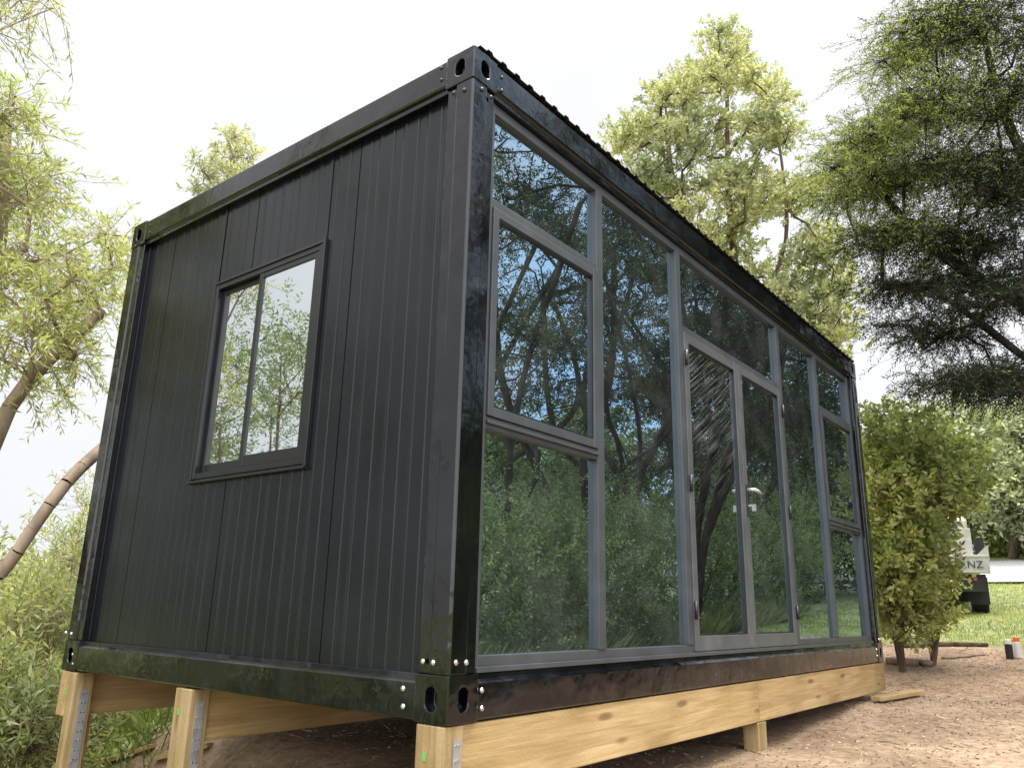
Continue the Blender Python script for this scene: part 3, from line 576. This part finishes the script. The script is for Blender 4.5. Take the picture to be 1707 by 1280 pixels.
for (x,y) in ((-3.5,5.9),(-4.8,5.2),(-5.8,6.8),(-2.6,6.8)):
    bz=hz(x,y); c=ell((x,y,bz+1.9),(1.2,1.2,2.0),60,.2); plant('leafy_bush','light green bush standing off the windowed end of the cabin','bush',(x,y,bz),[[np.array([x,y,bz-.1]),c[0]],[np.array([x,y,bz-.1]),c[1]]],c,dict(r=.36,flat=.8,ntw=14,twl=.28,nlf=12,ll=.075,lw=.026,up=.5),m_leaf_gbush,m_bark_mid,'bushes off the windowed end',sk=dict(rtip=.0045),twr=0)
# ---------------------------------------------------------------- grass and litter (stuff)
def blades(n,xr,yr,hh,wd,name,mat,label,cat,lean=.35):
    x=rng.uniform(*xr,n); y=rng.uniform(*yr,n)
    z=h(x,y); p=np.stack([x,y,z-.005],-1); d=nrm(np.stack([rng.normal(size=n)*lean,rng.normal(size=n)*lean,np.ones(n)],-1)); w=nrm(np.cross(d,rng.normal(size=(n,3)))); le=hh*rng.uniform(.4,1.2,(n,1))
    Q=np.stack([p-w*wd/2,p+w*wd/2,p+d*le*.6+w*wd*.4,p+d*le+np.array([0,0,-.1])*le],1).reshape(-1,3)
    o=mobj(name,Q,np.arange(n*4).reshape(-1,4),mat); tag(o,label,cat,kind='stuff'); return o
blades(40000,(10.5,24),(-3.5,4.5),.07,.010,'grass',m_grass,'short green grass beyond the mulch bed','grass')
blades(20000,(1.5,14),(-4.4,-3.3),.50,.012,'tall_grass',m_tallgrass,'tall pale grass along the edge facing the glazed front','grass',lean=.5)
blades(16000,(-3,5),(3.4,9),.3,.012,'undergrowth',m_leaf_under,'low green undergrowth on the slope behind the cabin','undergrowth',lean=.6)
blades(9000,(-2.2,-.1),(1.8,5),.28,.012,'bank_growth',m_leaf_under,'low green growth on the bank off the windowed end','undergrowth',lean=.6)
n=30000; x=rng.uniform(-1,11,n); y=rng.uniform(-3.5,3.6,n); 
p=np.stack([x,y,h(x,y)+.003],-1); a=rng.uniform(0,6.28,n); d=np.stack([np.cos(a),np.sin(a),rng.normal(size=n)*.2],-1); w=np.stack([-np.sin(a),np.cos(a),rng.normal(size=n)*.2],-1)
big=(rng.random((n,1))<.07); le=rng.uniform(.003,.011,(n,1))*(1+5.0*big); we=rng.uniform(.0015,.0045,(n,1))*(1-.5*big); Q=np.stack([p-d*le-w*we,p+d*le-w*we,p+d*le+w*we+[0,0,.004],p-d*le+w*we+[0,0,.004]],1).reshape(-1,3)
tag(mobj('bark_litter',Q,np.arange(n*4).reshape(-1,4),m_drygrass),'scattered bark chips and dry leaves over the bare soil','litter',kind='stuff')
# ---------------------------------------------------------------- small things on the ground
def on_ground(u,v):
    d=ray(u,v); t=.5
    while t<80:
        q=CP+d*t
        if q[2]<hz(q[0],q[1]): return q
        t+=.02
    return CP+d*20
def stick(name,label,cat,a,b,r,mat):
    A=on_ground(*a);B=on_ground(*b); pts=[]
    for k in range(7):
        t=k/6; q=A*(1-t)+B*t; q[2]=hz(q[0],q[1])+r*.7; q[:2]+=rng.normal(size=2)*.03; pts.append(tuple(q))
    o=MB().tube(pts,[r,r*1.05,r*.95,r,r*.9,r*.8,r*.6],9).build(name,mat,smooth=True,org=pts[0]); tag(o,label,cat)
stick('log','weathered log lying along the edge of the mulch bed','log',(1484,1106),(1562,1110),.045,m_bark_pale)
stick('log','longer dark branch edging the mulch under the shrubs','log',(1500,1080),(1650,1078),.04,m_bark_mid)
stick('stick','thin dry stick lying on the mulch near the far corner','stick',(1570,1098),(1640,1092),.018,m_bark_pale)
stick('stick','bent stick lying at the foot of the leafy shrub','stick',(1492,1072),(1560,1062),.016,m_bark_pale)
def board(label,a,b,w,t,mat):
    A=on_ground(*a);B=on_ground(*b); d=B-A; ln=np.linalg.norm(d)
    o=MB().box(0,ln,-w/2,w/2,0,t).build('timber_board',mat,bevel=.003)
    A=A+np.array([0,0,.02]); o.location=A; o.rotation_euler=Vector(d).to_track_quat('X','Z').to_euler(); tag(o,label,'board')
board('short pine offcut lying on the soil beside the far corner',(1462,1172),(1532,1160),.10,.035,m_pine)
board('orange pine board on the soil beneath the cabin at lower left',(170,1280),(255,1252),.08,.03,m_pine)
board('second pine board further right on the soil beneath the cabin',(262,1272),(350,1250),.07,.03,m_pine)
def can(u,v,hh,r,capm,bodym,label):
    q=on_ground(u,v); z=hz(q[0],q[1]); e=empty('spray_can',(q[0],q[1],z),label,'can')
    MB().tube([(0,0,0),(0,0,hh*.72),(0,0,hh*.76)],[r,r,r*.8],16).build('can_body',bodym,e)
    MB().tube([(0,0,hh*.765),(0,0,hh*.98),(0,0,hh)],[r*.86,r*.84,r*.6],16).build('cap',capm,e)
can(1698,1096,.24,.042,m_orange,m_white,'orange capped white can at the right edge of the soil')
can(1684,1098,.22,.042,m_white,m_dark,'white capped dark can beside the orange one')
# ---------------------------------------------------------------- truck
tp=at(1560,1015,17.6); tz=hz(tp[0],tp[1]); az=math.radians(12)
tr=empty('flatbed_truck',(tp[0],tp[1],tz),'cream flatbed truck parked behind the shrubs facing away','truck',rz=az-math.pi/2)
MB().box(-.98,.98,0,3.2,.86,.98).build('tray_deck',m_truck,tr,bevel=.01)
tg=MB().box(-.98,.98,-.05,-.005,.76,1.10).box(-.98,.98,-.062,-.052,1.05,1.09).box(-.98,.98,-.062,-.052,.77,.80).build('tailgate',m_truck,tr,bevel=.006)
for s in (-1,1): MB().box(s*.98-.02,s*.98+.02,0,3.2,.985,1.26).build('side_board',m_truck,tr,bevel=.006)
MB().box(-.94,.94,3.2,3.26,.985,1.9).build('headboard',m_truck,tr,bevel=.01)
for k in range(3): MB().tube([(-.6+k*.45,.3,1.02),(-.55+k*.45,1.6,1.35+.1*k),(-.5+k*.4,3.1,1.75)],.03,8).build('pole_load',m_galv if k%2 else m_dark,tr,smooth=True)
prf=[(3.32,.6),(5.2,.6),(5.25,1.2),(5.0,1.45),(4.6,2.12),(4.4,2.18),(3.45,2.18),(3.34,2.1)]
MB().prism(prf,0,-.9,.9).build('cab',m_truck,tr,bevel=.05,seg=3)
MB().box(-.7,.7,3.312,3.318,1.5,2.0).build('rear_window',m_dkglass,tr)
for s in (-1,1): MB().box(s*.902-.003,s*.902+.003,3.6,4.5,1.45,2.0).build('side_window',m_dkglass,tr)
MB().box(-.45,-.33,.2,5,.55,.85).box(.33,.45,.2,5,.55,.85).box(-.45,.45,.9,1.05,.35,.6).build('chassis',m_dark,tr)
MB().box(-.9,.9,.02,.10,.42,.74).build('rear_bumper',m_dark,tr,bevel=.01)
for s in (-1,1):
    for yy in (.95,4.35):
        w=MB().tube([(s*.66,yy,.38),(s*.68,yy,.38),(s*.92,yy,.38),(s*.94,yy,.38)],[.34,.38,.38,.34],24).build('wheel',m_rubber,tr)
        MB().tube([(s*.90,yy,.38),(s*.945,yy,.38)],[.22,.20],20).build('rim',m_truck,w)
    MB().box(s*.72-.035,s*.72+.035,.0,.018,.62,.68).build('tail_light',m_red,tr,bevel=.006)
    MB().box(s*.78-.16,s*.78+.16,.35,.37,.20,.70).build('mud_flap',m_dark,tr)
    MB().tube([(s*.9,4.6,1.55),(s*1.12,4.65,1.6)],.012,6).box(s*1.17-.09,s*1.17+.09,4.62,4.68,1.42,1.80).build('wing_mirror',m_dark,tr,bevel=.02)
tc=bpy.data.curves.new('t','FONT'); tc.body='CO.NZ'; tc.size=.19; tc.extrude=.004; tc.align_x='RIGHT'
to=bpy.data.objects.new('t',tc); COL.objects.link(to); bpy.context.view_layer.update()
me=bpy.data.meshes.new_from_object(to.evaluated_get(bpy.context.evaluated_depsgraph_get())); bpy.data.objects.remove(to)
me.materials.clear(); me.materials.append(m_text); lo=bpy.data.objects.new('lettering',me); COL.objects.link(lo); lo.parent=tg; lo.location=(.88,-.067,.855); lo.rotation_euler=(math.pi/2,0,0)
# ---------------------------------------------------------------- sky and sun
w=bpy.data.worlds.new('World'); S.world=w; w.use_nodes=True; nd=w.node_tree.nodes; lk=w.node_tree.links; nd.clear()
out=nd.new('ShaderNodeOutputWorld'); bg=nd.new('ShaderNodeBackground'); bg.inputs[1].default_value=1.0
sky=nd.new('ShaderNodeTexSky'); sky.sky_type='NISHITA'; sky.sun_disc=False; SE,SA=64,-30
sky.sun_elevation=math.radians(SE); sky.sun_rotation=math.radians(90-SA)
sc=nd.new('ShaderNodeMixRGB'); sc.blend_type='MULTIPLY'; sc.inputs[0].default_value=1; sc.inputs[2].default_value=(.12,.12,.12,1); lk.new(sky.outputs[0],sc.inputs[1])
tc=nd.new('ShaderNodeTexCoord'); sp=nd.new('ShaderNodeSeparateXYZ'); lk.new(tc.outputs['Generated'],sp.inputs[0])
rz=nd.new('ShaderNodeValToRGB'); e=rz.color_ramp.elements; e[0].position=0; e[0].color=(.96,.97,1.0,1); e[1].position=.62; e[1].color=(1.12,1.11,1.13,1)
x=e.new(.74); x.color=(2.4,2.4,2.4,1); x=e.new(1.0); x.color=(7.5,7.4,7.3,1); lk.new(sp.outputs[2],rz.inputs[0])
nz=nd.new('ShaderNodeTexNoise'); nz.inputs['Scale'].default_value=2.2; nz.inputs['Detail'].default_value=5; lk.new(tc.outputs['Generated'],nz.inputs['Vector'])
cr=ramp(nd,[(.3,(.93,.94,.96)),(.6,(1.03,1.03,1.03))]); lk.new(nz.outputs[0],cr.inputs[0])
cm_=nd.new('ShaderNodeMixRGB'); cm_.blend_type='MULTIPLY'; cm_.inputs[0].default_value=1; lk.new(rz.outputs[0],cm_.inputs[1]); lk.new(cr.outputs[0],cm_.inputs[2])
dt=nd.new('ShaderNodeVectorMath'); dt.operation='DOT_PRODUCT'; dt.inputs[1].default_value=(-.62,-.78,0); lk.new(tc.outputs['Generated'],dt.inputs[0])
m9=nd.new('ShaderNodeMapRange'); m9.inputs[1].default_value=.15; m9.inputs[2].default_value=.7; m9.inputs[3].default_value=1.0; m9.inputs[4].default_value=3.2; lk.new(dt.outputs['Value'],m9.inputs[0])  # bright cloud added in unseen sky behind the camera, lights trees, shrubs and ground
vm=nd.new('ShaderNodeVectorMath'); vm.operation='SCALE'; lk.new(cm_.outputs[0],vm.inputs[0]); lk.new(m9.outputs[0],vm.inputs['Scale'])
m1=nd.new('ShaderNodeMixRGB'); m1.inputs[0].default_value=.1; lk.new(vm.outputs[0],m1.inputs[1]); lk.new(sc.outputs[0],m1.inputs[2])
mr=nd.new('ShaderNodeMapRange'); mr.inputs[1].default_value=-.10; mr.inputs[2].default_value=-.5; mr.inputs[3].default_value=0; mr.inputs[4].default_value=1; lk.new(sp.outputs[1],mr.inputs[0])
m8=nd.new('ShaderNodeMapRange'); m8.inputs[1].default_value=.0; m8.inputs[2].default_value=.3; m8.inputs[3].default_value=0; m8.inputs[4].default_value=1; lk.new(sp.outputs[0],m8.inputs[0])
nz2=nd.new('ShaderNodeTexNoise'); nz2.inputs['Scale'].default_value=3.5; nz2.inputs['Detail'].default_value=5; lk.new(tc.outputs['Generated'],nz2.inputs['Vector'])
r5=ramp(nd,[(.38,(.15,.15,.15)),(.60,(.9,.9,.9))]); lk.new(nz2.outputs[0],r5.inputs[0]); mu=nd.new('ShaderNodeMath'); mu.operation='MULTIPLY'; lk.new(mr.outputs[0],mu.inputs[0]); lk.new(r5.outputs[0],mu.inputs[1])
mu2=nd.new('ShaderNodeMath'); mu2.operation='MULTIPLY'; lk.new(mu.outputs[0],mu2.inputs[0]); lk.new(m8.outputs[0],mu2.inputs[1])
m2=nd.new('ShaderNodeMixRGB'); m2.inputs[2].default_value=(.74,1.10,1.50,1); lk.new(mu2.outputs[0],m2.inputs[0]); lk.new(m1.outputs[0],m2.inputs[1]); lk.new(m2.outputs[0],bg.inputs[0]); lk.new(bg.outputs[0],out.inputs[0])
sl=bpy.data.lights.new('sun','SUN'); sl.energy=3.2; sl.angle=math.radians(10); sl.color=(1,.95,.87); so=bpy.data.objects.new('sun',sl); COL.objects.link(so)
dv=Vector((math.cos(math.radians(SE))*math.cos(math.radians(SA)),math.cos(math.radians(SE))*math.sin(math.radians(SA)),math.sin(math.radians(SE)))); so.rotation_euler=dv.to_track_quat('Z','Y').to_euler()
S.view_settings.view_transform='Standard'; S.view_settings.look='None'; S.view_settings.exposure=0
